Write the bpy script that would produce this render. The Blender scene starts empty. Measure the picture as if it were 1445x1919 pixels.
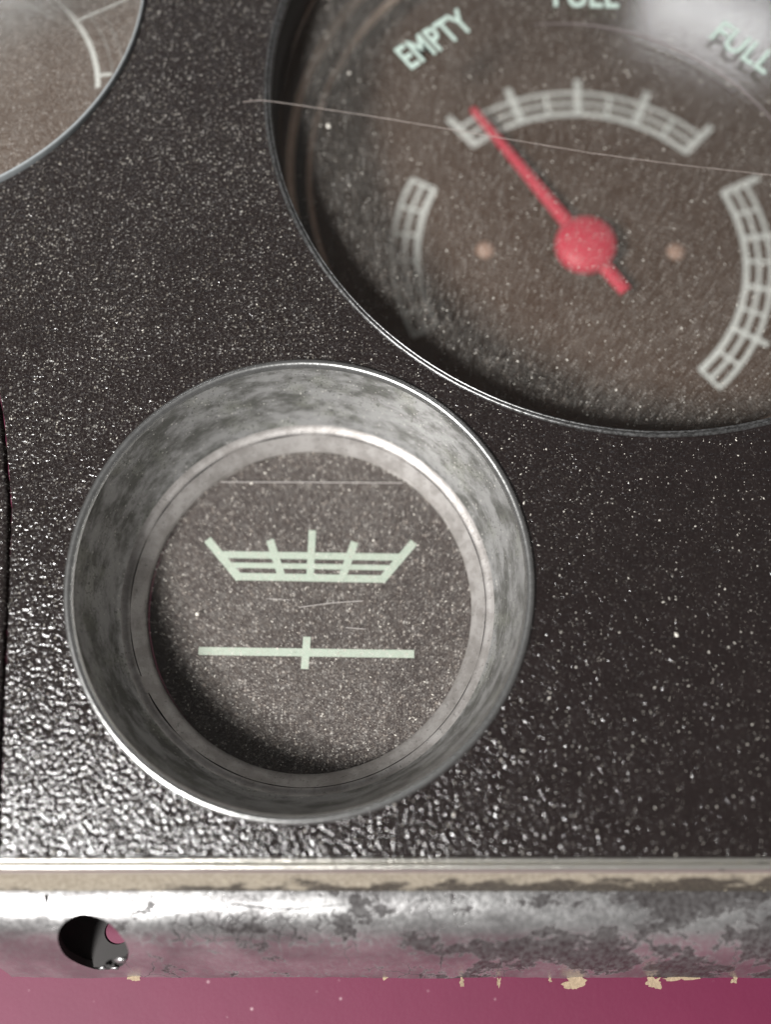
import bpy, bmesh, math, random
from mathutils import Vector, Matrix, noise

random.seed(7)
MM = 0.001
R = math.radians
scn = bpy.context.scene
C = scn.collection

# ------------------------------------------------------------------ camera
cam_d = bpy.data.cameras.new('camera')
cam = bpy.data.objects.new('camera', cam_d)
C.objects.link(cam)
cam.location = (0, 0, 0.125)
cam.rotation_euler = (R(14.75), 0, 0)
cam_d.sensor_fit = 'VERTICAL'
cam_d.sensor_height = 36.0
cam_d.lens = 36.0 * 1800 / 1919
cam_d.clip_start = 0.005
cam_d.clip_end = 20
cam_d.dof.use_dof = True
cam_d.dof.focus_distance = 0.1335
cam_d.dof.aperture_fstop = 6.3
scn.camera = cam
scn.render.resolution_x, scn.render.resolution_y = 772, 1024

# ------------------------------------------------------------------ light
world = bpy.data.worlds.new('World')
scn.world = world
world.use_nodes = True
world.node_tree.nodes['Background'].inputs['Color'].default_value = (1.0, 0.975, 0.955, 1)
world.node_tree.nodes['Background'].inputs['Strength'].default_value = 0.115


def area(name, loc, target, sx, sy, watts, col):
    d = bpy.data.lights.new(name, 'AREA')
    d.shape = 'RECTANGLE'
    d.size, d.size_y = sx, sy
    d.energy = watts
    d.color = col
    o = bpy.data.objects.new(name, d)
    C.objects.link(o)
    o.location = loc
    o.rotation_euler = (Vector(target) - Vector(loc)).to_track_quat('-Z', 'Y').to_euler()
    return o


area('lamp_key', (-0.335, -0.265, 0.55), (-0.01, 0.04, 0), 0.14, 0.14, 9.8, (1, 0.99, 0.975))
area('lamp_far_right', (0.262, 0.58, 0.50), (0.04, 0.1, 0), 0.11, 0.07, 0.085, (0.93, 0.95, 1))
area('lamp_far_left', (-0.30, 0.60, 0.50), (-0.06, 0.1, 0), 0.08, 0.05, 0.08, (0.95, 0.97, 1))

vs = scn.view_settings
vs.view_transform = 'Standard'
vs.look = 'None'
vs.exposure = 0
vs.gamma = 1
vs.use_curve_mapping = False


# ------------------------------------------------------------------ materials
class N:
    """tiny node-graph helper"""
    def __init__(self, name):
        self.m = bpy.data.materials.new(name)
        self.m.use_nodes = True
        self.t = self.m.node_tree
        self.b = self.t.nodes['Principled BSDF']
        self.out = self.t.nodes['Material Output']
        tc = self.t.nodes.new('ShaderNodeTexCoord')
        mp = self.t.nodes.new('ShaderNodeMapping')
        mp.inputs['Scale'].default_value = (1000, 1000, 1000)
        self.t.links.new(tc.outputs['Object'], mp.inputs['Vector'])
        self.co = mp.outputs['Vector']          # object coordinates in millimetres

    def l(self, a, b):
        self.t.links.new(a, b)

    def n(self, typ, **kw):
        nd = self.t.nodes.new(typ)
        for k, v in kw.items():
            setattr(nd, k, v)
        return nd

    def setin(self, nd, key, v):
        if hasattr(v, 'is_linked') or isinstance(v, bpy.types.NodeSocket):
            self.l(v, nd.inputs[key])
        else:
            nd.inputs[key].default_value = v

    dim = '3D'

    def noise(self, scale, detail=3, rough=.5, co=None, dist=0):
        nd = self.n('ShaderNodeTexNoise', noise_dimensions=self.dim)
        self.l(co or self.co, nd.inputs['Vector'])
        nd.inputs['Scale'].default_value = scale
        nd.inputs['Detail'].default_value = detail
        nd.inputs['Roughness'].default_value = rough
        nd.inputs['Distortion'].default_value = dist
        return nd.outputs['Fac']

    def voro(self, scale, feature='F1', co=None, smooth=None, out='Distance', rnd=1):
        nd = self.n('ShaderNodeTexVoronoi', feature=feature, voronoi_dimensions=self.dim)
        self.l(co or self.co, nd.inputs['Vector'])
        nd.inputs['Scale'].default_value = scale
        nd.inputs['Randomness'].default_value = rnd
        if smooth is not None:
            nd.inputs['Smoothness'].default_value = smooth
        return nd.outputs[out] if out else nd

    def math(self, op, a, b=0.0, c=None, clamp=False):
        nd = self.n('ShaderNodeMath', operation=op)
        nd.use_clamp = clamp
        self.setin(nd, 0, a)
        self.setin(nd, 1, b)
        if c is not None:
            self.setin(nd, 2, c)
        return nd.outputs[0]

    def ramp(self, fac, lo, hi, a=0.0, b=1.0):
        nd = self.n('ShaderNodeMapRange', interpolation_type='SMOOTHSTEP')
        self.setin(nd, 'Value', fac)
        nd.inputs['From Min'].default_value = lo
        nd.inputs['From Max'].default_value = hi
        nd.inputs['To Min'].default_value = a
        nd.inputs['To Max'].default_value = b
        return nd.outputs['Result']

    def mix(self, fac, a, b):
        nd = self.n('ShaderNodeMix', data_type='RGBA')
        self.setin(nd, 0, fac)
        self.setin(nd, 6, a if not isinstance(a, tuple) else (*a, 1))
        self.setin(nd, 7, b if not isinstance(b, tuple) else (*b, 1))
        return nd.outputs[2]

    def scaled(self, sx, sy, sz, loc=(0, 0, 0)):
        mp = self.n('ShaderNodeMapping')
        mp.inputs['Scale'].default_value = (sx, sy, sz)
        mp.inputs['Location'].default_value = loc
        self.l(self.co, mp.inputs['Vector'])
        return mp.outputs['Vector']

    def xyz(self):
        s = self.n('ShaderNodeSeparateXYZ')
        self.l(self.co, s.inputs[0])
        return s.outputs

    def warp(self, amt, scale):
        nd = self.n('ShaderNodeTexNoise', noise_dimensions=self.dim)
        self.l(self.co, nd.inputs['Vector'])
        nd.inputs['Scale'].default_value = scale
        v = self.n('ShaderNodeVectorMath', operation='MULTIPLY_ADD')
        self.l(nd.outputs['Color'], v.inputs[0])
        v.inputs[1].default_value = (amt, amt, amt)
        self.l(self.co, v.inputs[2])
        return v.outputs[0]

    def bump(self, height, mm, strength=1, normal=None):
        nd = self.n('ShaderNodeBump')
        nd.inputs['Strength'].default_value = strength
        nd.inputs['Distance'].default_value = mm * MM
        self.l(height, nd.inputs['Height'])
        if normal is not None:
            self.l(normal, nd.inputs['Normal'])
        return nd.outputs['Normal']

    def p(self, **kw):
        for k, v in kw.items():
            k = k.replace('_', ' ')
            if isinstance(v, tuple) and len(v) == 3:
                v = (*v, 1)
            self.setin(self.b, k, v)
        return self.m

    def dots(self, scale, rmax, power=3.0, co=None):
        """mask of sparse round specks with random sizes"""
        nd = self.voro(scale, out=None, co=co)
        sep = self.n('ShaderNodeSeparateColor')
        self.l(nd.outputs['Color'], sep.inputs[0])
        rad = self.math('MULTIPLY', self.math('POWER', sep.outputs[0], power), rmax)
        d = self.math('SUBTRACT', rad, nd.outputs['Distance'])
        return self.ramp(d, 0.0, 0.10), sep.outputs[1]


def mat_panel():
    g = N('black_crinkle_paint')
    g.dim = '2D'
    wc = g.warp(0.7, 1.1)
    v1 = g.voro(1.65, 'F1', wc)
    v1 = g.math('MULTIPLY', v1, v1)
    n1 = g.noise(3.0, 2, .55)
    n0 = g.noise(0.35, 2)
    h = g.math('ADD', g.math('MULTIPLY', v1, -0.95), g.math('MULTIPLY', n1, .5))
    nr = g.bump(h, 0.105, 1.0)
    d1, r1 = g.dots(2.9, .50, 5.0, g.warp(.42, 4.0))
    x, y, z = g.xyz()
    # dust film weighted to the far left, painting in the brighter light there
    thick = g.ramp(g.math('SUBTRACT', y, g.math('MULTIPLY', x, .8)), -10, 110, .22, 1.5)
    patch = g.math('MULTIPLY', g.ramp(g.noise(.06, 3, .6), .35, .7, .6, 1.0), thick)
    film = g.math('MULTIPLY', g.ramp(g.noise(2.6, 4, .8), .46, .68), .10)
    dm = g.math('MULTIPLY', g.math('MAXIMUM', g.math('MULTIPLY', d1, .42), film), patch, clamp=True)
    base = g.mix(n0, (.009, .0056, .0054), (.014, .009, .0085))
    col = g.mix(dm, base, g.mix(r1, (.30, .27, .22), (.55, .53, .50)))
    rough = g.math('ADD', g.ramp(n0, .3, .7, .13, .19), g.math('MULTIPLY', dm, .4))
    return g.p(Base_Color=col, Roughness=rough, Normal=nr, Specular_IOR_Level=1.0)


def mat_bezel():
    g = N('tarnished_zinc')
    st = g.scaled(.17, .17, .34)
    n1 = g.noise(1.0, 5, .66, st, .15)
    n2 = g.noise(.16, 3, .6)
    n3 = g.noise(2.2, 4, .7)
    spots = g.math('MULTIPLY', g.ramp(n3, .56, .63), g.ramp(n2, .40, .58))
    col = g.mix(g.ramp(n1, .36, .62), (.125, .125, .115), (.38, .378, .375))
    col = g.mix(g.math('MULTIPLY', g.ramp(n2, .5, .68), .4), col, (.33, .34, .29))
    col = g.mix(g.math('MULTIPLY', spots, .8), col, (.045, .045, .04))
    du, _ = g.dots(2.2, .40, 5)
    col = g.mix(g.math('MULTIPLY', du, .6), col, (.62, .60, .56))
    met = g.math('SUBTRACT', .52, g.math('MULTIPLY', g.math('MAXIMUM', spots, du), .3))
    nr = g.bump(g.math('ADD', n3, g.math('MULTIPLY', n1, 1.5)), .06, .7)
    return g.p(Base_Color=col, Metallic=met, Roughness=g.ramp(n1, .25, .75, .48, .34), Normal=nr)


def mat_step():
    g = N('pale_worn_step')
    n1 = g.noise(.35, 4, .65)
    n3 = g.noise(2.0, 4, .7)
    col = g.mix(g.ramp(n1, .35, .65), (.26, .242, .228), (.38, .36, .345))
    col = g.mix(g.math('MULTIPLY', g.ramp(n3, .58, .70), .7), col, (.09, .085, .08))
    return g.p(Base_Color=col, Metallic=.35, Roughness=.42, Normal=g.bump(n3, .07, .8))


def mat_rim():
    g = N('dark_chrome_edge')
    n = g.noise(1.8, 4, .7)
    col = g.mix(g.ramp(n, .35, .65), (.10, .097, .094), (.30, .30, .30))
    return g.p(Base_Color=col, Metallic=.85, Roughness=.32, Normal=g.bump(n, .06, .8))


def glass(name, haze, speck, tint=(.96, .95, .93)):
    """clear pane that shows dust, haze and reflections; light passes straight through"""
    g = N(name)
    g.dim = '2D'
    t = g.t
    wc = g.warp(.38, 4.0)
    d1, r1 = g.dots(2.4, .48, 5.0, wc)
    d2, r2 = g.dots(4.6, .55, 3.0, wc)
    film = g.ramp(g.noise(.8, 5, .72), .25, .85, .35, 1.5)
    film2 = g.ramp(g.noise(3.2, 4, .8), .38, .72, .25, 2.2)
    blot = g.ramp(g.noise(.07, 3, .6), .3, .7, .65, 1.15)
    film = g.math('MULTIPLY', g.math('MULTIPLY', g.math('MULTIPLY', film, film2), haze), blot)
    m = g.math('MAXIMUM', g.math('MULTIPLY', d1, speck), g.math('MULTIPLY', d2, speck * .62))
    m = g.math('MAXIMUM', m, film, clamp=True)
    geo = g.n('ShaderNodeNewGeometry')
    sep = g.n('ShaderNodeSeparateXYZ')
    g.l(geo.outputs['True Normal'], sep.inputs[0])
    m = g.math('MULTIPLY', m, g.math('GREATER_THAN', sep.outputs[2], .5))
    tr = g.n('ShaderNodeBsdfTransparent')
    tr.inputs['Color'].default_value = (*tint, 1)
    gl = g.n('ShaderNodeBsdfGlossy')
    gl.inputs['Roughness'].default_value = .10
    fr = g.n('ShaderNodeFresnel')
    fr.inputs['IOR'].default_value = 1.42
    df = g.n('ShaderNodeBsdfDiffuse')
    g.l(g.mix(r1, (.44, .385, .34), (.68, .65, .61)), df.inputs['Color'])
    a = g.n('ShaderNodeMixShader')
    g.l(fr.outputs[0], a.inputs[0]); g.l(tr.outputs[0], a.inputs[1]); g.l(gl.outputs[0], a.inputs[2])
    b = g.n('ShaderNodeMixShader')
    g.l(m, b.inputs[0]); g.l(a.outputs[0], b.inputs[1]); g.l(df.outputs[0], b.inputs[2])
    g.l(b.outputs[0], g.out.inputs['Surface'])
    t.nodes.remove(g.b)
    return g.m


def mat_plain(name, col, rough=.6, var=.15, scale=1.5, metallic=0.0, bump=.02):
    g = N(name)
    n = g.noise(scale, 4, .65)
    lo = tuple(c * (1 - var) for c in col)
    hi = tuple(min(1, c * (1 + var)) for c in col)
    return g.p(Base_Color=g.mix(n, lo, hi), Roughness=rough, Metallic=metallic, Normal=g.bump(n, bump, .7))


def mat_rail():
    g = N('grimy_tan_metal')
    n1 = g.noise(.45, 5, .65, g.scaled(.5, 1, 1))
    n2 = g.noise(2.2, 4, .7)
    x, y, z = g.xyz()
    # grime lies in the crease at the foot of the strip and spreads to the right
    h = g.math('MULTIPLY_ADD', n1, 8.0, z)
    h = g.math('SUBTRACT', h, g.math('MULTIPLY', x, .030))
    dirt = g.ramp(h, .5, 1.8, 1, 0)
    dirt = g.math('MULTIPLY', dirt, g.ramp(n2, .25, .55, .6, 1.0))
    col = g.mix(g.ramp(n2, .3, .7), (.20, .17, .125), (.38, .34, .27))
    top = g.ramp(z, -1.0, -.35)
    col = g.mix(top, col, (.62, .60, .55))
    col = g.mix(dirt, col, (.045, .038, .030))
    sp, _ = g.dots(1.4, .35, 4)
    col = g.mix(g.math('MULTIPLY', sp, .5), col, (.62, .56, .42))
    met = g.math('MULTIPLY', top, .85)
    return g.p(Base_Color=col, Metallic=met, Roughness=g.ramp(top, 0, 1, .62, .30), Normal=g.bump(n2, .08, .9))


def mat_flange():
    g = N('crazed_silver_coating')
    x, y, z = g.xyz()
    g.dim = '2D'
    # fine crazing in one stretch left of the middle, a few long cracks further right
    cr = g.ramp(g.voro(.62, 'DISTANCE_TO_EDGE', g.warp(1.2, .7)), .03, .12, 1, 0)
    zx = g.math('MULTIPLY', g.ramp(x, -34, -27), g.ramp(x, -8, 2, 1, 0))
    zy = g.math('MULTIPLY', g.ramp(y, -23.0, -21.5), g.ramp(y, -18.6, -17.6, 1, 0))
    zn = g.ramp(g.noise(.22, 3, .6), .30, .46)
    cr = g.math('MULTIPLY', cr, g.math('MULTIPLY', g.math('MULTIPLY', zx, zy), zn))
    cr2 = g.ramp(g.voro(.27, 'DISTANCE_TO_EDGE', g.warp(2.6, .35)), .006, .022, 1, 0)
    cr2 = g.math('MULTIPLY', cr2, g.ramp(g.noise(.12, 2, .5, g.scaled(1, 1, 1, (40, 7, 0))), .52, .60))
    crack = g.math('MULTIPLY', g.math('MAXIMUM', cr, cr2), .95)
    # coating worn off in blotches, more of it to the right
    nb = g.noise(.115, 6, .70, g.scaled(.9, 1.4, 1, (11, 3, 0)), .15)
    fine = g.noise(1.2, 4, .7)
    edge = g.math('MULTIPLY_ADD', fine, .05, nb)
    worn = g.ramp(g.math('ADD', edge, g.math('MULTIPLY', x, .0021)), .560, .600)
    tone = g.noise(.16, 4, .6, g.scaled(.5, 1, 1))
    col = g.mix(g.ramp(tone, .3, .7), (.36, .35, .35), (.58, .575, .57))
    col = g.mix(g.math('MULTIPLY', worn, g.ramp(fine, .3, .68, .98, .85)), col, (.030, .025, .025))
    col = g.mix(crack, col, (.03, .026, .026))
    dm = g.math('MAXIMUM', worn, crack)
    met = g.math('SUBTRACT', .85, g.math('MULTIPLY', dm, .75))
    hh = g.math('SUBTRACT', g.math('MULTIPLY', fine, .3), g.math('MULTIPLY', dm, .3))
    hh = g.math('ADD', hh, g.math('MULTIPLY', tone, 2.0))
    rough = g.math('ADD', g.ramp(fine, .3, .7, .28, .42), g.math('MULTIPLY', dm, .15))
    return g.p(Base_Color=col, Metallic=met, Roughness=rough, Normal=g.bump(hh, .08, .8))


def mat_cloth():
    g = N('crimson_cloth')
    g.dim = '2D'
    n = g.noise(.05, 4, .6)
    f = g.noise(1.5, 4, .7)
    col = g.mix(n, (.12, .006, .036), (.155, .010, .050))
    lint, _ = g.dots(.30, .10, 6)
    col = g.mix(lint, col, (.6, .42, .45))
    w = g.n('ShaderNodeTexWave')
    g.l(g.co, w.inputs['Vector'])
    w.inputs['Scale'].default_value = 1.1
    w.inputs['Distortion'].default_value = 1.0
    h = g.math('ADD', g.math('MULTIPLY', w.outputs['Fac'], .2), g.math('ADD', f, g.math('MULTIPLY', n, 4)))
    return g.p(Base_Color=col, Roughness=.62, Normal=g.bump(h, .04, .6))


def mat_red():
    g = N('faded_red_paint')
    n = g.noise(1.0, 4, .7)
    return g.p(Base_Color=g.mix(n, (.72, .05, .10), (.80, .07, .13)), Roughness=.45)


PAINT = mat_panel()
BEZEL = mat_bezel()
STEP = mat_step()
LIP = mat_plain('worn_bright_lip', (.55, .55, .54), .27, .4, 1.2, metallic=.95, bump=.05)
RIM = mat_rim()
GLASS_SMALL = glass('dusty_small_lens', .068, .36)
GLASS_BIG = glass('dusty_gauge_glass', .050, .28)
GLASS_THIRD = glass('dusty_corner_glass', .12, .35)
DIAL = mat_plain('brown_black_dial', (.072, .040, .026), .7, .12, .4)
DIAL_S = mat_plain('black_dial', (.034, .025, .027), .7, .12, .4)
WALL = mat_plain('dark_recess_wall', (.022, .017, .015), .5, .2, .5)
LEDGE = mat_plain('brown_ledge', (.62, .49, .41), .5, .2, .5)
PRINT = mat_plain('pale_mint_print', (.50, .61, .55), .6, .05, 2.5)
PRINT_W = mat_plain('white_scale_print', (.88, .95, .97), .6, .03, 1)
PRINT_D = mat_plain('faint_grey_print', (.24, .24, .24), .6, .1, 1)
RED = mat_red()
RIVET = mat_plain('dull_copper_rivet', (.46, .31, .25), .5, .15, 1)
RAIL = mat_rail()
FLANGE = mat_flange()
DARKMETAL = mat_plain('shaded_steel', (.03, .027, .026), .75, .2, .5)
CLOTH = mat_cloth()
FLAKE = mat_plain('tan_paper_flake', (.33, .25, .165), .85, .5, 1.8, bump=.3)
DUSTM = mat_plain('pale_dust', (.72, .68, .61), .8, .2, 3)
HAIR = mat_plain('grey_strand', (.42, .36, .33), .5, .1, 3)
EDGE = mat_plain('pale_lens_edge', (.38, .41, .42), .25, .3, 1.0)
SCRATCH = mat_plain('pale_scratch', (.42, .39, .37), .6, .1, 3)


# ------------------------------------------------------------------ mesh helpers
def link(name, me, mat, parent=None, smooth=True):
    o = bpy.data.objects.new(name, me)
    C.objects.link(o)
    if mat is not None and not me.materials:
        me.materials.append(mat)
    if smooth:
        me.polygons.foreach_set('use_smooth', [True] * len(me.polygons))
    if parent is not None:
        o.parent = parent
        o.matrix_parent_inverse = parent.matrix_world.inverted()
    return o


def tag(o, label=None, cat=None, group=None, kind=None):
    if label: o['label'] = label
    if cat: o['category'] = cat
    if group: o['group'] = group
    if kind: o['kind'] = kind
    return o


def empty(name, x, y, z):
    o = bpy.data.objects.new(name, None)
    C.objects.link(o)
    o.location = (x * MM, y * MM, z * MM)
    o.empty_display_size = .005
    bpy.context.view_layer.update()
    return o


def pydata(name, verts, faces):
    me = bpy.data.meshes.new(name)
    me.from_pydata([(x * MM, y * MM, z * MM) for x, y, z in verts], [], faces)
    me.update()
    return me


def lathe(rings, n=192, wob=0.0):
    """rings: (r, z, cx, cy) from outside to inside"""
    V, F = [], []
    for j, (r, z, cx, cy) in enumerate(rings):
        for i in range(n):
            a = 2 * math.pi * i / n
            k = 1 + wob * noise.noise((3 * math.cos(a), 3 * math.sin(a), r * .2)) if wob else 1
            V.append((cx + r * k * math.cos(a), cy + r * k * math.sin(a), z))
    for j in range(len(rings) - 1):
        for i in range(n):
            i2 = (i + 1) % n
            F.append((j * n + i, j * n + i2, (j + 1) * n + i2, (j + 1) * n + i))
    return V, F


def disc(r, z0, z1, cx, cy, n=160, bevel=.0):
    """closed disc from z0 up to z1"""
    rings = [(r, z0, cx, cy), (r, z1 - bevel, cx, cy)]
    if bevel:
        rings += [(r - bevel * .3, z1 - bevel * .3, cx, cy), (r - bevel, z1, cx, cy)]
    V, F = lathe(rings, n)
    V = V + []
    m = len(rings)
    F.append(tuple(range((m - 1) * n, m * n)))
    F.append(tuple(reversed(range(n))))
    return V, F


def strip(pts, w, z, t=.04):
    """flat printed line along pts [(x,y)] with width w and thickness t, mitred"""
    V, F = [], []
    P = [Vector(p) for p in pts]
    for i, p in enumerate(P):
        a = P[max(0, i - 1)]; b = P[min(len(P) - 1, i + 1)]
        d = (b - a).normalized()
        nrm = Vector((-d.y, d.x)) * (w / 2)
        for q in (p + nrm, p - nrm):
            V.append((q.x, q.y, z)); 
        for q in (p + nrm, p - nrm):
            V.append((q.x, q.y, z + t))
    for i in range(len(P) - 1):
        a, b = i * 4, i * 4 + 4
        F += [(a + 2, a + 3, b + 3, b + 2), (a, a + 2, b + 2, b), (a + 3, a + 1, b + 1, b + 3)]
    F += [(0, 1, 3, 2), (len(V) - 4, len(V) - 2, len(V) - 1, len(V) - 3)]
    return V, F


def join(parts):
    V, F = [], []
    for v, f in parts:
        k = len(V)
        V += v
        F += [tuple(i + k for i in q) for q in f]
    return V, F


def arc(cx, cy, r, a0, a1, n=40):
    return [(cx + r * math.cos(R(a0 + (a1 - a0) * i / n)), cy + r * math.sin(R(a0 + (a1 - a0) * i / n))) for i in range(n + 1)]


def tube(pts, rad, n=6):
    V, F = [], []
    P = [Vector(p) for p in pts]
    for i, p in enumerate(P):
        d = (P[min(i + 1, len(P) - 1)] - P[max(i - 1, 0)]).normalized()
        u = d.cross(Vector((0, 0, 1))).normalized()
        v = u.cross(d)
        rr = rad(i / (len(P) - 1)) if callable(rad) else rad
        for k in range(n):
            a = 2 * math.pi * k / n
            q = p + (u * math.cos(a) + v * math.sin(a)) * rr
            V.append(tuple(q))
    for i in range(len(P) - 1):
        for k in range(n):
            k2 = (k + 1) % n
            F.append((i * n + k, i * n + k2, (i + 1) * n + k2, (i + 1) * n + k))
    F.append(tuple(range(n)))
    F.append(tuple(reversed(range(len(V) - n, len(V)))))
    return V, F


def bake(o, name):
    """evaluated copy of an object's mesh"""
    dg = bpy.context.evaluated_depsgraph_get()
    dg.update()
    me = bpy.data.meshes.new_from_object(o.evaluated_get(dg))
    me.name = name
    return me


# gauge centres on the panel face (mm)
SX, SY, SR = -11.4, 24.0, 30.9
BX, BY, BR = 38.38, 100.45, 56.1
TX, TY, TR = -76.9, 117.5, 39.3
ZC = -32.0      # cloth level

# ------------------------------------------------------------------ cloth
V, F = [], []
nx = 60
for j in range(nx + 1):
    for i in range(nx + 1):
        u, v = i / nx * 2 - 1, j / nx * 2 - 1
        x, y = 450 * u * abs(u) ** .6, 450 * v * abs(v) ** .6
        V.append((x, y, ZC - .35 + .5 * noise.noise((x * .02, y * .03, 0)) - .5))
for j in range(nx):
    for i in range(nx):
        a = j * (nx + 1) + i
        F.append((a, a + 1, a + nx + 2, a + nx + 1))
cloth = link('tablecloth', pydata('tablecloth', V, F), CLOTH)
tag(cloth, 'crimson cloth under the instrument panel', 'cloth', kind='structure')

# ------------------------------------------------------------------ instrument panel
panel = empty('instrument_panel', 20, 60, ZC)
tag(panel, 'black crinkle-painted instrument panel with worn silver flange along its lower edge', 'instrument panel')

XR, YT = 112.0, 172.0
left_edge = [(-47.3, -11.0), (-47.9, -4.3), (-48.8, 8.8), (-49.3, 17.7), (-50.4, 33.6), (-52.6, 45.8), (-57, 62), (-64, 78)]


def panel_mesh():
    cu = bpy.data.curves.new('face_plate', 'CURVE')
    cu.dimensions = '2D'
    cu.fill_mode = 'BOTH'
    cu.extrude = .5 * MM
    def spl(pts):
        s = cu.splines.new('POLY')
        s.points.add(len(pts) - 1)
        for p, q in zip(s.points, pts):
            p.co = (q[0] * MM, q[1] * MM, 0, 1)
        s.use_cyclic_u = True
    outer = [(XR, -11.0)] + [(XR - (XR + 47.3) * i / 60, -11.0 + .06 * noise.noise((i * .9, 0, 0))) for i in range(1, 60)]
    outer += left_edge + [(-118, 80), (-118, YT), (XR, YT)]
    spl(outer)
    for cx, cy, r in ((SX, SY, SR - .6), (BX, BY, BR + .75), (TX, TY, TR + .25)):
        spl([(cx + r * math.cos(2 * math.pi * i / 160), cy + r * math.sin(2 * math.pi * i / 160)) for i in range(160)])
    o = bpy.data.objects.new('tmp', cu)
    C.objects.link(o)
    me = bake(o, 'face_plate')
    bpy.data.objects.remove(o)
    me.transform(Matrix.Translation((0, 0, -.5 * MM)))
    me.materials.clear()
    return me


face = link('face_plate', panel_mesh(), PAINT, panel, smooth=False)

# rolled lip outside the groove on the left side
lv, lf = [], []
prof = [(-.35, -.9), (-.55, -.25), (-.9, .05), (-1.5, .1), (-2.0, -.3), (-2.3, -1.6), (-2.2, -6)]
le = [Vector(p) for p in left_edge]
pts = []
for i in range(len(le) - 1):
    for k in range(10):
        pts.append(le[i].lerp(le[i + 1], k / 10))
pts.append(le[-1])
for i, p in enumerate(pts):
    for dx, dz in prof:
        j = .25 * noise.noise((p.y * .8, dx * 2, 3)) + .12 * noise.noise((p.y * 2.5, dx * 2, 9))
        lv.append((p.x + dx + j, p.y, dz + j * .6))
m = len(prof)
for i in range(len(pts) - 1):
    for k in range(m - 1):
        lf.append((i * m + k, (i + 1) * m + k, (i + 1) * m + k + 1, i * m + k + 1))
tag(link('side_lip', pydata('side_lip', lv, [tuple(reversed(q)) for q in lf]), PAINT, panel), 'rough rolled edge beside the left groove')


def extrude_profile(prof, x0, x1, n, wob=0.0, freq=.1, seed=0, thick=None):
    """profile [(y,z)] swept along x; thick closes it into a shell"""
    loop = list(prof)
    if thick:
        inner = []
        for i, (y, z) in enumerate(prof):
            a = Vector(prof[max(0, i - 1)]); b = Vector(prof[min(len(prof) - 1, i + 1)])
            d = (b - a).normalized()
            nn = Vector((-d.y, d.x))
            inner.append((y + nn.x * thick, z + nn.y * thick))
        loop = loop + inner[::-1]
    k = len(loop)
    V, F = [], []
    for i in range(n + 1):
        x = x0 + (x1 - x0) * i / n
        for j, (y, z) in enumerate(loop):
            w = wob * noise.noise((x * freq, j * .35 + seed, seed)) if wob else 0
            V.append((x, y + w * .5, z + w))
    for i in range(n):
        for j in range(k if thick else k - 1):
            j2 = (j + 1) % k
            F.append((i * k + j, i * k + j2, (i + 1) * k + j2, (i + 1) * k + j))
    if thick:
        F.append(tuple(reversed(range(k))))
        F.append(tuple(range(n * k, n * k + k)))
    return V, F


# thin bright bead where the paint ends, then the rounded tan rail
V, F = extrude_profile([(-11.02, -.6), (-11.05, .02), (-11.2, .14), (-11.42, .14), (-11.58, 0), (-11.62, -.6)], -48.6, XR, 260, .06, .9, 3)
link('edge_bead', pydata('edge_bead', V, F), RAIL, panel)
V, F = extrude_profile([(-11.66, -.7), (-11.68, -.1), (-11.85, .12), (-12.1, .16), (-12.4, .05), (-12.65, -.25), (-12.85, -.7), (-13.6, -1.75),
                        (-14.5, -2.95), (-15.2, -3.95), (-15.45, -4.45), (-15.5, -5.2)], -50.5, XR, 220, .05, .35, 8)
rail = link('trim_rail', pydata('trim_rail', V, F), RAIL, panel)
tag(rail, 'grimy tan rail with bright rounded top')

fprof = [(-15.3, -4.9), (-16.2, -4.85), (-17.4, -4.9), (-18.9, -5.3), (-20.4, -6.2), (-21.8, -7.5), (-23.0, -9.0), (-24.1, -10.7), (-25.1, -12.6),
         (-26.0, -14.6), (-26.9, -16.7), (-27.7, -18.6), (-28.6, -20.5)]
# the sheet is triangulated flat in (x, arc length) with the screw hole left open, then bent along the profile
from mathutils.geometry import delaunay_2d_cdt
fs = [0.0]
for p, q in zip(fprof, fprof[1:]):
    fs.append(fs[-1] + math.hypot(q[0] - p[0], q[1] - p[1]))


def smooth_prof(sv):
    """Catmull-Rom through the profile at arc length sv -> (y, z)"""
    k = 0
    while k < len(fs) - 2 and sv > fs[k + 1]:
        k += 1
    t = min(1.0, max(0.0, (sv - fs[k]) / (fs[k + 1] - fs[k])))
    P = [Vector(fprof[min(max(i, 0), len(fprof) - 1)]) for i in (k - 1, k, k + 1, k + 2)]
    return .5 * ((2 * P[1]) + (P[2] - P[0]) * t + (2 * P[0] - 5 * P[1] + 4 * P[2] - P[3]) * t * t + (3 * P[1] - P[0] - 3 * P[2] + P[3]) * t ** 3)


def arc_of_y(yv):
    lo, hi = 0.0, fs[-1]
    for _ in range(40):
        m_ = (lo + hi) / 2
        if smooth_prof(m_).x > yv: lo = m_
        else: hi = m_
    return lo


hole = []
for i in range(72):
    a = 2 * math.pi * i / 72
    k = 1 + 0.03 * math.sin(3 * a + 1) + .006 * math.sin(7 * a) + .012 * noise.noise((i * .6, 0, 0))
    u, v = 4.35 * k * math.cos(a), 4.3 * k * math.sin(a)
    ca, sa = math.cos(R(-14)), math.sin(R(-14))
    hole.append((-37.7 + u * ca - v * sa, arc_of_y(-22.55 + u * sa + v * ca)))
X0 = -52.0
pts2 = [Vector(p) for p in hole]
xs = [X0 + i * .8 for i in range(int((XR - X0) / .8) + 1)]
ss = [fs[-1] * j / 34 for j in range(35)]
def in_hole(x, sv, grow=1.0):
    hx_ = sum(p[0] for p in hole) / 72; hs_ = sum(p[1] for p in hole) / 72
    a = math.atan2(sv - hs_, x - hx_)
    best = min(hole, key=lambda p: abs((math.atan2(p[1] - hs_, p[0] - hx_) - a + math.pi) % (2 * math.pi) - math.pi))
    return math.hypot(x - hx_, sv - hs_) < grow * math.hypot(best[0] - hx_, best[1] - hs_)
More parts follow.
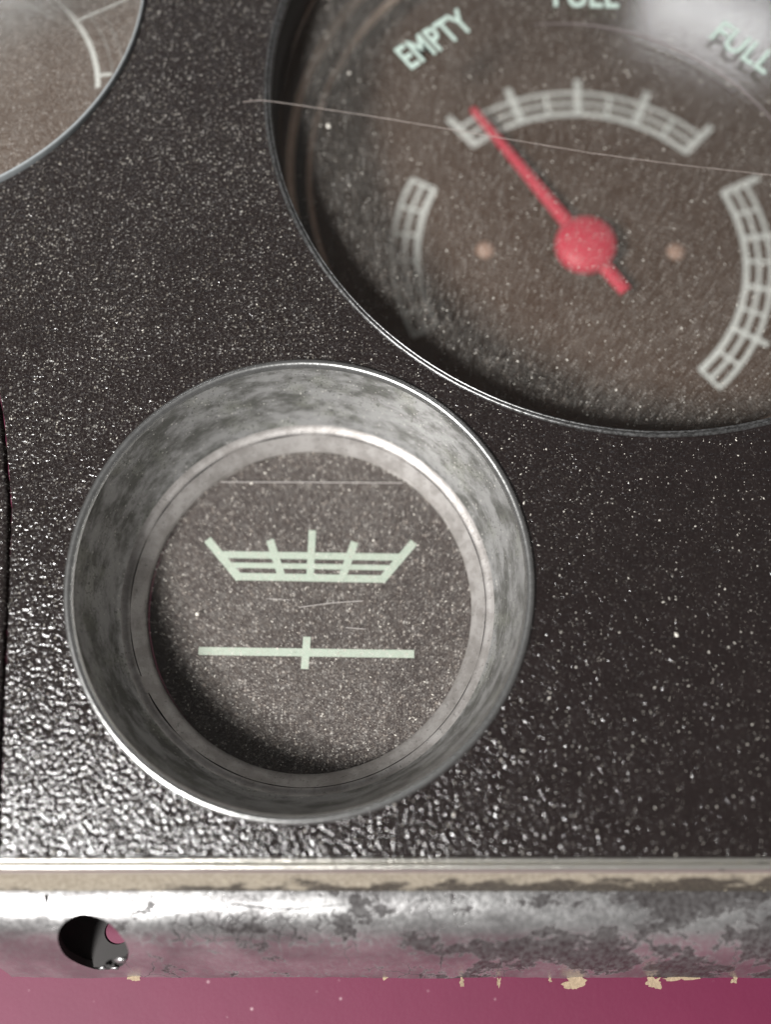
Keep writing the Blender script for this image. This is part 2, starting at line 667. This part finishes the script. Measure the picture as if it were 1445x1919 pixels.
for x in xs:
    for sv in ss:
        if abs(x + 37.7) > 7 or not in_hole(x, sv, 1.08):
            pts2.append(Vector((x, sv)))
res = delaunay_2d_cdt(pts2, [(i, (i + 1) % 72) for i in range(72)], [], 0, 1e-5)
V, F = [], []
def bend(x, sv, drop=0.0):
    y, z = smooth_prof(sv)
    y2, z2 = smooth_prof(min(fs[-1], sv + .05)); y1, z1 = smooth_prof(max(0, sv - .05))
    d = Vector((y2 - y1, z2 - z1)).normalized()
    w = .16 * noise.noise((x * .10, sv * .12, 5)) + .05 * noise.noise((x * .35, sv * .4, 2)) - drop
    low = .22 * noise.noise((x * .5, 3, 1)) * max(0, (sv / fs[-1] - .9) * 10)
    return (x, y + d.y * w + low * d.x * -1, z - d.x * w)
V = [bend(p.x, p.y) for p in res[0]]
for f_ in res[2]:
    c = sum((res[0][i] for i in f_), Vector((0, 0))) / len(f_)
    if abs(c.x + 37.7) < 7 and in_hole(c.x, c.y, .995):
        continue
    F.append(tuple(reversed(f_)))
# thickness seen inside the hole
HV = [bend(x, sv) for x, sv in hole] + [bend(x, sv, .9) for x, sv in hole]
HF = [(i, 72 + i, 72 + (i + 1) % 72, (i + 1) % 72) for i in range(72)]
flange = link('mounting_flange', pydata('mounting_flange', V, F), FLANGE, panel)
link('hole_edge', pydata('hole_edge', HV, HF), DARKMETAL, flange)
bm = bmesh.new(); bm.from_mesh(flange.data); bmesh.ops.recalc_face_normals(bm, faces=bm.faces)
if sum(f_.normal.z for f_ in bm.faces) < 0:
    bmesh.ops.reverse_faces(bm, faces=bm.faces)
bm.to_mesh(flange.data); bm.free()
tag(flange, 'silver flange with crazed, flaking coating and a screw hole')

# dark backing strip behind the hole with a smaller hole of its own
cu = bpy.data.curves.new('bk', 'CURVE')
cu.dimensions = '2D'; cu.fill_mode = 'BOTH'; cu.extrude = .4 * MM
for pts in ([(-46, -26.4), (-20, -26.4), (-20, -12), (-46, -12)],
            [(-36.6 + 1.75 * math.cos(2 * math.pi * i / 40), -22.0 + 1.6 * math.sin(2 * math.pi * i / 40)) for i in range(40)]):
    s = cu.splines.new('POLY'); s.points.add(len(pts) - 1)
    for p, q in zip(s.points, pts):
        p.co = (q[0] * MM, q[1] * MM, 0, 1)
    s.use_cyclic_u = True
o = bpy.data.objects.new('tmp', cu); C.objects.link(o)
me = bake(o, 'backing_strip'); bpy.data.objects.remove(o)
me.materials.clear()
me.transform(Matrix.Translation((0, 0, -16.5 * MM)))
link('backing_strip', me, DARKMETAL, panel, smooth=False)

# torn bright burrs at the hole's lower edge
def blob_flake(cx, cy, z, sx, sy, seed, t=.25, n=14, tilt=0.0):
    V, F = [], []
    for lvl in (0, 1):
        for i in range(n):
            a = 2 * math.pi * i / n
            k = .78 + .75 * noise.noise((math.cos(a) * 1.6 + seed, math.sin(a) * 1.6, seed * 1.3)) + .22 * noise.noise((i * 1.37 + .5, seed, .3))
            x, y = sx * k * math.cos(a), sy * k * math.sin(a)
            V.append((cx + x, cy + y, z + (t if lvl else 0) + tilt * y + .15 * noise.noise((x, y, seed))))
    V.append((cx, cy, z + t * 1.1))
    for i in range(n):
        i2 = (i + 1) % n
        F.append((i, i2, n + i2, n + i))
        F.append((n + i, n + i2, 2 * n))
    F.append(tuple(reversed(range(n))))
    return V, F


V, F = join([blob_flake(-37.9, -26.3, -15.2, .5, .35, 2.2, .3, tilt=.3), blob_flake(-36.4, -26.4, -15.5, .8, .22, 4.1, .25, tilt=.3), blob_flake(-34.6, -24.7, -11.8, .95, .5, 6.3, .3, tilt=.5)])
link('hole_burr', pydata('hole_burr', V, F), FLANGE, flange)

# tan flakes hanging on the flange's lower edge
for i, (x, y, sx, sy) in enumerate([(-34.2, -28.3, 1.35, .75), (-.2, -28.3, .7, .6), (10.4, -28.9, .55, 1.0), (15.4, -29.0, .45, 1.0), (25.7, -29.2, 2.3, 1.5),
                                    (36.6, -28.9, 1.9, 1.2), (40.2, -28.4, 4.2, .75), (22.4, -28.6, .35, .6), (47.5, -28.6, .8, .8)]):
    V, F = blob_flake(x * 1.02, y * 1.015 + .25, -20.4, sx * .72, sy * .8, 3.7 * i + 1.3, .12, 30, .25)
    link('coating_flake', pydata('coating_flake', V, F), FLAKE, flange, smooth=False)

# curved scratch and a short vertical nick in the coating
V, F = tube([(-19.5 + i * .9, -17.0 - 0.55 * math.sin(math.pi * i / 16), -4.84 - .05 * (1 if 3 < i < 13 else 0)) for i in range(17)], .07, 5)
link('coating_scratch', pydata('coating_scratch', V, F), DARKMETAL, flange)
V, F = tube([(-43.0 + .12 * math.sin(i), -15.9 - i * .36, -4.72 - .012 * i * i) for i in range(7)], .2, 5)
link('coating_nick', pydata('coating_nick', V, F), DARKMETAL, flange)

# hollow housing that carries the panel on the cloth
hv, hf = [], []
for (x0, y0, x1, y1) in ((-45, -10, 108, -7.5), (-45, 167, 108, 169), (106, -7.5, 108, 167)):
    k = len(hv)
    hv += [(x0, y0, ZC), (x1, y0, ZC), (x1, y1, ZC), (x0, y1, ZC), (x0, y0, -1.1), (x1, y0, -1.1), (x1, y1, -1.1), (x0, y1, -1.1)]
    hf += [tuple(k + i for i in q) for q in ((0, 3, 2, 1), (4, 5, 6, 7), (0, 1, 5, 4), (1, 2, 6, 5), (2, 3, 7, 6), (3, 0, 4, 7))]
link('housing', pydata('housing', hv, hf), DARKMETAL, panel, smooth=False)

# ------------------------------------------------------------------ small gauge
small = empty('round_gauge', SX, SY, -18)
tag(small, 'small round gauge with tarnished silver funnel bezel and pale mint ladder mark', 'gauge')
c0 = (-11.36, 23.85)
c1 = (-11.15, 22.5)
def cc(t): return (c0[0] + (c1[0] - c0[0]) * t, c0[1] + (c1[1] - c0[1]) * t)
rings = [(31.15, -.9, 0), (31.15, .05, 0), (31.05, .45, 0), (30.75, .75, 0), (30.4, .78, 0), (30.1, .55, 0), (29.85, .05, .02)]
for i in range(1, 9):
    t = i / 8
    rings.append((29.85 - 2.55 * t - .35 * math.sin(math.pi * t) * -.3, .05 - 10.4 * t, .02 + .8 * t))
rings += [(27.05, -10.9, .85), (26.8, -11.35, .88), (26.5, -11.65, .9), (26.1, -11.82, .92), (25.75, -11.95, .93), (25.6, -12.25, .94), (25.4, -12.5, .95),
          (24.6, -13.3, .97), (23.95, -14.1, 1), (23.75, -14.5, 1), (23.75, -15.6, 1)]
cutr = [i for i, q in enumerate(rings) if q[0] == 26.8][0]
V, F = lathe([(r, z, *cc(t)) for r, z, t in rings[6:cutr + 1]], 256, .0012)
bz = link('bezel', pydata('bezel', V, F), BEZEL, small)
V, F = lathe([(r, z, *cc(t)) for r, z, t in rings[:7]], 256, .0012)
link('bezel_lip', pydata('bezel_lip', V, F), LIP, bz)
crs = [i for i, q in enumerate(rings) if q[0] == 25.6][0]
V, F = lathe([(r, z, *cc(t)) for r, z, t in rings[cutr:crs + 1]], 256, .0012)
link('bezel_step', pydata('bezel_step', V, F), STEP, bz)
V, F = lathe([(r, z, *cc(t)) for r, z, t in rings[crs:]], 256, .0012)
link('bezel_throat', pydata('bezel_throat', V, F), STEP, bz)
# dark ring drawn in as the shadow line between step and throat
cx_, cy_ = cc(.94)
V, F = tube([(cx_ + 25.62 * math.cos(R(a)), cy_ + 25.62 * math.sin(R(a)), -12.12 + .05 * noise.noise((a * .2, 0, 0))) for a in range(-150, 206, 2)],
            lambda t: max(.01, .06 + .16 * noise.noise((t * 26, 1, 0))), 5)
link('crease_shade', pydata('crease_shade', V, F), DARKMETAL, bz)
V, F = disc(23.74, -15.4, -14.6, *c1)
link('lens', pydata('lens', V, F), GLASS_SMALL, small, smooth=False)
lens_s = [o for o in small.children if o.name.startswith('lens')][0]
V, F = disc(23.74, -17.5, -15.75, *c1)
dial_s = link('dial_plate', pydata('dial_plate', V, F), DIAL_S, small, smooth=False)

K = 1.0082   # marks were measured a little above the dial face
def sm(pts): return [(x * K, y * K) for x, y in pts]
zm = -15.72
WL = 1.25
def markset(lst, name, mat, parent):
    V, F = join([strip(sm(p), w, zm + .012 * i, .03) for i, (p, w) in enumerate(lst)])
    link(name, pydata(name, V, F), mat, parent, smooth=False)
markset([([(-26.6, 32.5), (-21.55, 26.55)], 1.2), ([(4.25, 32.1), (-.55, 26.35)], 1.2), ([(-22.1, 26.9), (0, 26.5)], 1.1),
         ([(-24.2, 30.2), (2.3, 29.8)], 1.05), ([(-23.0, 28.6), (1.0, 28.2)], .8),
         ([(-17.25, 32.4), (-15.35, 26.9)], 1.15), ([(-10.95, 33.9), (-11.15, 26.7)], 1.1), ([(-4.6, 32.1), (-6.4, 26.7)], 1.15)],
        'ladder_mark', PRINT, dial_s)
markset([([(-27.1, 15.95), (4.15, 15.5)], 1.15), ([(-11.42, 18.0), (-11.67, 13.35)], 1.1)], 'cross_mark', PRINT, dial_s)
for p, w in (([(-25.0, 41.45), (-11, 41.4), (2.6, 41.3)], .13), ([(-12.7, 22.3), (-8, 22.95), (-3.3, 23.27)], .10), ([(-5.8, 19.35), (-2.9, 19.1)], .09),
             ([(-17.5, 23.6), (-14, 23.4)], .07)):
    V, F = strip(p, w, -14.59, .012)
    link('scratch', pydata('scratch', V, F), SCRATCH, lens_s, smooth=False)

# ------------------------------------------------------------------ fuel gauge
fuel = empty('fuel_gauge', BX, BY, -32)
tag(fuel, 'large fuel gauge behind dusty glass with red needle near EMPTY', 'gauge')
V, F = lathe([(r, z, BX, BY) for r, z in ((57.0, -1.5), (57.0, -.1), (56.9, .18), (56.7, .3), (56.5, .3), (56.4, .16), (56.36, -.1), (56.25, -.15), (56.15, .02), (56.0, .02), (55.95, -.3), (55.9, -1.2))], 320, .0003)
link('rim', pydata('rim', V, F), RIM, fuel)
V, F = lathe([(r, z, BX, BY) for r, z in ((56.4, -.9), (55.9, -1.2), (55.6, -6), (55.5, -12), (55.4, -19.0))], 256)
link('recess_wall', pydata('recess_wall', V, F), WALL, fuel)
V, F = lathe([(r, z, BX, BY) for r, z in ((55.42, -18.7), (55.2, -19.1), (54.8, -19.3), (54.4, -19.5), (54.2, -19.9))], 256)
ledge = link('dial_ledge', pydata('dial_ledge', V, F), LEDGE, fuel)
V, F = lathe([(r, z, BX, BY) for r, z in ((54.2, -19.9), (53.2, -20.2), (52.3, -20.4), (52.1, -22.2))], 256)
link('inner_step', pydata('inner_step', V, F), WALL, ledge)
V, F = lathe([(r, z, BX, BY) for r, z in ((52.1, -22.1), (51.8, -22.35), (51.5, -22.6), (51.4, -23.2))], 256)
link('inner_bead', pydata('inner_bead', V, F), LEDGE, ledge)
V, F = lathe([(r, z, BX, BY) for r, z in ((51.4, -23.1), (51.6, -25), (52.4, -29.2))], 256)
link('dial_well', pydata('dial_well', V, F), WALL, ledge)
V, F = disc(52.6, -32, -28.9, BX, BY, 200)
dial_b = link('dial_plate', pydata('dial_plate', V, F), DIAL, fuel, smooth=False)
V, F = disc(55.45, -9.0, -8.0, BX, BY, 200)
glass_b = link('glass', pydata('glass', V, F), GLASS_BIG, fuel, smooth=False)

HX, HY = 33.4, 83.85
HX2, HY2 = HX * 1.0061, HY * 1.0061
zd = -28.88


def scale_part(name, a0, a1, long_ticks, mid_ticks, short_ticks, K=1.0469, mat=None):
    L = []
    cx, cy = HX * K, HY * K
    for r, w in ((28.0, 1.05), (30.1, .74), (32.2, .8)):
        L.append((arc(cx, cy, r * K, a0, a1), w))
    def ray(a, r0, r1, w):
        L.append(([(cx + r * K * math.cos(R(a)), cy + r * K * math.sin(R(a))) for r in (r0, r1)], w))
    for a in long_ticks: ray(a, 27.7, 35.1, 1.3)
    for a in mid_ticks: ray(a, 27.7, 34.4, .95)
    for a in short_ticks: ray(a, 27.8, 32.3, .7)
    V, F = join([strip(p, w, zd + .012 * i, .03) for i, (p, w) in enumerate(L)])
    return link(name, pydata(name, V, F), mat or PRINT_W, dial_b, smooth=False)


scale_part('fuel_scale', 129.7, 46.0, (129.4, 109.3, 88.3, 67.3, 46.2), (), (119.5, 98.8, 78, 56.5))
tag(scale_part('right_scale', 26, -49, (25.4,), (6.5, -11.7, -28.8), (16, -2.3, -20.5, -39, -48.6)), 'pale ladder scale at the right, half out of frame')
tag(scale_part('left_scale', 152.6, 208, (), (), (152.9, 163, 172.5, 182, 191, 200, 207.5)), 'pale ladder scale fading into the shade at the left')

# needle: red dome hub, tapered pointer and tail
nd = empty('n', 0, 0, 0)
hx, hy, zn = 33.48 * 1.038, 83.92 * 1.038, -24.4
tip = Vector((15.2, 110.3)) * 1.038; tail = Vector((39.6, 75.4)) * 1.038; hub = Vector((hx, hy))
d = (tip - hub).normalized(); nn = Vector((-d.y, d.x))
def bar(a, b, wa, wb, z0, t):
    dd = (b - a).normalized(); m_ = Vector((-dd.y, dd.x))
    q = [a + m_ * wa / 2, a - m_ * wa / 2, b - m_ * wb / 2, b + m_ * wb / 2]
    mid = [a, b]
    V = [(p.x, p.y, z0) for p in q] + [(p.x, p.y, z0 + t * .6) for p in q] + [(p.x, p.y, z0 + t) for p in mid]
    F = [(3, 2, 1, 0), (0, 1, 5, 4), (1, 2, 6, 5), (2, 3, 7, 6), (3, 0, 4, 7), (4, 5, 8), (5, 6, 9, 8), (6, 7, 9), (7, 4, 8, 9)]
    return V, F
bpy.data.objects.remove(nd)
V, F = join([bar(hub, tip, 2.6, 1.2, zn, .8), bar(hub, tail, 2.6, 2.1, zn, .8)])
needle = link('needle', pydata('needle', V, F), RED, fuel, smooth=False)
rg = [(5.3, -24.8, hx, hy), (5.35, -23.7, hx, hy)]
for i in range(1, 9):
    a = math.pi / 2 * i / 8
    rg.append((max(.02, 5.35 * math.cos(a)), -23.7 + 2.1 * math.sin(a), hx, hy))
V, F = lathe(rg, 64)
link('hub', pydata('hub', V, F), RED, needle)
V, F = lathe([(1.4, -29.2, hx, hy), (1.4, -24.6, hx, hy), (.05, -24.6, hx, hy)], 24)
link('spindle', pydata('spindle', V, F), DARKMETAL, needle)
for x, y in ((17.85, 88.9), (51.9, 88.6)):
    rg = [(1.65, -29.1, x, y), (1.6, -28.75, x, y), (1.2, -28.4, x, y), (.6, -28.25, x, y), (.02, -28.2, x, y)]
    V, F = lathe(rg, 28)
    link('rivet', pydata('rivet', V, F), RIVET, dial_b)

# thin pinkish arc on the glass, on the right
V, F = tube([(x, y, -7.98) for x, y in arc(28.9, 79.4, 39.1, 97, 25, 50)], lambda t: .03 + .14 * math.sin(math.pi * min(1, .04 + t * .9)), 6)
link('glass_arc', pydata('glass_arc', V, F), mat_plain('pinkish_line', (.20, .17, .17), .3, .1, 1), glass_b)


# lettering printed on the glass
def lettering(text, pos, ang, height, width, z, parent, mat):
    cu = bpy.data.curves.new(text, 'FONT')
    cu.body = text
    cu.size = 1
    cu.offset = .022
    cu.space_character = 1.04
    cu.resolution_u = 3
    cu.extrude = .01
    o = bpy.data.objects.new('tmp', cu)
    C.objects.link(o)
    me = bake(o, 'lettering')
    bpy.data.objects.remove(o)
    me.materials.clear()
    xs = [v.co.x for v in me.vertices]; ys = [v.co.y for v in me.vertices]
    x0, x1, y0, y1 = min(xs), max(xs), min(ys), max(ys)
    ca, sa = math.cos(R(ang)), math.sin(R(ang))
    for v in me.vertices:
        u = (v.co.x - x0) / (x1 - x0) * width
        w = (v.co.y - y0) / (y1 - y0) * height
        v.co = Vector((pos[0] + u * ca - w * sa, pos[1] + u * sa + w * ca, z + v.co.z * 2)) * MM
    return link('lettering', me, mat, parent, smooth=False)


lettering('EMPTY', (4.27, 109.5), 37.5, 4.86, 13.5, -7.95, glass_b, PRINT)
lettering('FUEL', (28.0, 121.8), -1.5, 4.86, 10.8, -7.95, glass_b, PRINT)
lettering('FULL', (53.2, 115.7), -40.5, 4.56, 11.1, -7.95, glass_b, PRINT)

# ------------------------------------------------------------------ corner gauge
third = empty('corner_gauge', TX, TY, -12)
tag(third, 'gauge cut off at the top left corner with thin white arc under clear glass', 'gauge')
V, F = disc(39.0, -12, -5, TX + .6, TY - .9, 200)
dial_t = link('dial_plate', pydata('dial_plate', V, F), DIAL, third, smooth=False)
V, F = lathe([(r, z, TX, TY) for r, z in ((39.25, -1.0), (39.3, .5), (39.27, .8), (39.15, .9), (39.02, .85), (39.0, .6))], 256, .0004)
link('lens_edge', pydata('lens_edge', V, F), EDGE, third)
V, F = disc(39.05, -2.0, .72, TX, TY, 200)
link('glass', pydata('glass', V, F), GLASS_THIRD, third, smooth=False)
q = 1.006
ax, ay = -68.16 * q, 101.89 * q
L = [(arc(ax, ay, 23.0, 98, 3, 40), .8), ([(-49.6, 116.4), (-42.0, 120.4)], .5), ([(-46.2, 105.9), (-43.6, 106.2)], .55)]
V, F = join([strip(p, w, -4.98 + .012 * i, .03) for i, (p, w) in enumerate(L)])
link('scale_line', pydata('scale_line', V, F), PRINT_W, dial_t, smooth=False)
L = [(arc(ax, ay, 25.4, 38, 6, 30), .2), (arc(ax, ay, 27.3, 36, 8, 30), .2)] + [(arc(ax, ay, 25.4, a, a + 2, 4), .45) for a in (33, 26, 20)]
V, F = join([strip(p, w, -4.98 + .012 * i, .03) for i, (p, w) in enumerate(L)])
link('faint_scale', pydata('faint_scale', V, F), PRINT_D, dial_t, smooth=False)

# ------------------------------------------------------------------ strand over the fuel gauge
hp = [(-21.6, 97.0, .25), (-18.8, 97.15, .45), (-14.7, 96.6, .4), (-1.8, 94.5, .2), (9.4, 92.4, .1), (30, 88.45, 0), (41.8, 86.6, 0), (57, 84.6, 0), (75, 82.6, .1), (95.5, 80.5, .5)]
pp = []
for i in range(len(hp) - 1):
    a, b = Vector(hp[i]), Vector(hp[i + 1])
    for k in range(12):
        p = a.lerp(b, k / 12)
        p.y += .05 * noise.noise((p.x * .5, 0, 0))
        pp.append(p)
pp.append(Vector(hp[-1]))
V, F = tube(pp, lambda t: .046 - .02 * t + .014 * noise.noise((t * 60, 0, 0)), 6)
hair = link('strand', pydata('strand', V, F), HAIR)
tag(hair, 'long thin grey strand lying across the fuel gauge from its left rim', 'strand')

# ------------------------------------------------------------------ dust
DV, DF = [], []
def speck(x, y, z, s, el=1.0):
    k = len(DV)
    a = random.uniform(0, math.tau)
    n = 5
    for i in range(n):
        b = a + i * math.tau / n
        r = s * random.uniform(.6, 1.2)
        u, v = r * el * math.cos(b), r * math.sin(b)
        DV.append((x + u * math.cos(a) - v * math.sin(a), y + u * math.sin(a) + v * math.cos(a), z))
    DV.append((x, y, z + s * .8))
    for i in range(n):
        DF.append((k + i, k + (i + 1) % n, k + n))


def inside(x, y, cx, cy, r): return (x - cx) ** 2 + (y - cy) ** 2 < r * r
cnt = 0
while cnt < 5200:
    x, y = random.uniform(-64, 66), random.uniform(-10.8, 118)
    if inside(x, y, SX, SY, 31.4) or inside(x, y, BX, BY, 57.3) or inside(x, y, TX, TY, 39.6):
        continue
    if x < -47.6 - max(0, y) * .1:
        continue
    s = .028 + .075 * random.random() ** 4
    speck(x, y, .03, s, random.choice((1, 1, 1, 2.2)))
    cnt += 1
for _ in range(2000):
    a, r = random.uniform(0, math.tau), 23.5 * math.sqrt(random.random())
    speck(c1[0] + r * math.cos(a), c1[1] + r * math.sin(a), -14.59, .03 + .07 * random.random() ** 4, random.choice((1, 1, 2.4)))
for _ in range(4600):
    a, r = random.uniform(0, math.tau), 55 * math.sqrt(random.random())
    x, y = BX + r * math.cos(a), BY + r * math.sin(a)
    if x < 66 and y < 124:
        speck(x, y, -7.99, .04 + .10 * random.random() ** 3.2, random.choice((1, 1, 1, 1.6)))
for x, y, z, s in ((-20.3, 41.3, -14.59, .26), (-27.5, 21.4, -14.59, .30), (-15.7, 16.3, -14.59, .14), (-1.8, 32.4, -14.59, .18), (-5.5, 40.2, -14.59, .17),
                   (-18.4, 42.9, -14.59, .15), (37.9, 16.4, .03, .26), (18.7, 34.2, .03, .2), (17.8, 31, .03, .17), (-9.2, 99, -7.99, .42), (-5.9, 108.9, -7.99, .26),
                   (53, -2, .03, .22), (8.5, -6, .03, .2), (21, 8.3, .03, .18), (24.6, 12.2, .03, .16)):
    speck(x, y, z, s, 1.4)
dust = link('dust', pydata('dust', DV, DF), DUSTM, smooth=False)
tag(dust, 'pale dust specks scattered over the black panel and the gauge glasses', 'dust', kind='stuff')
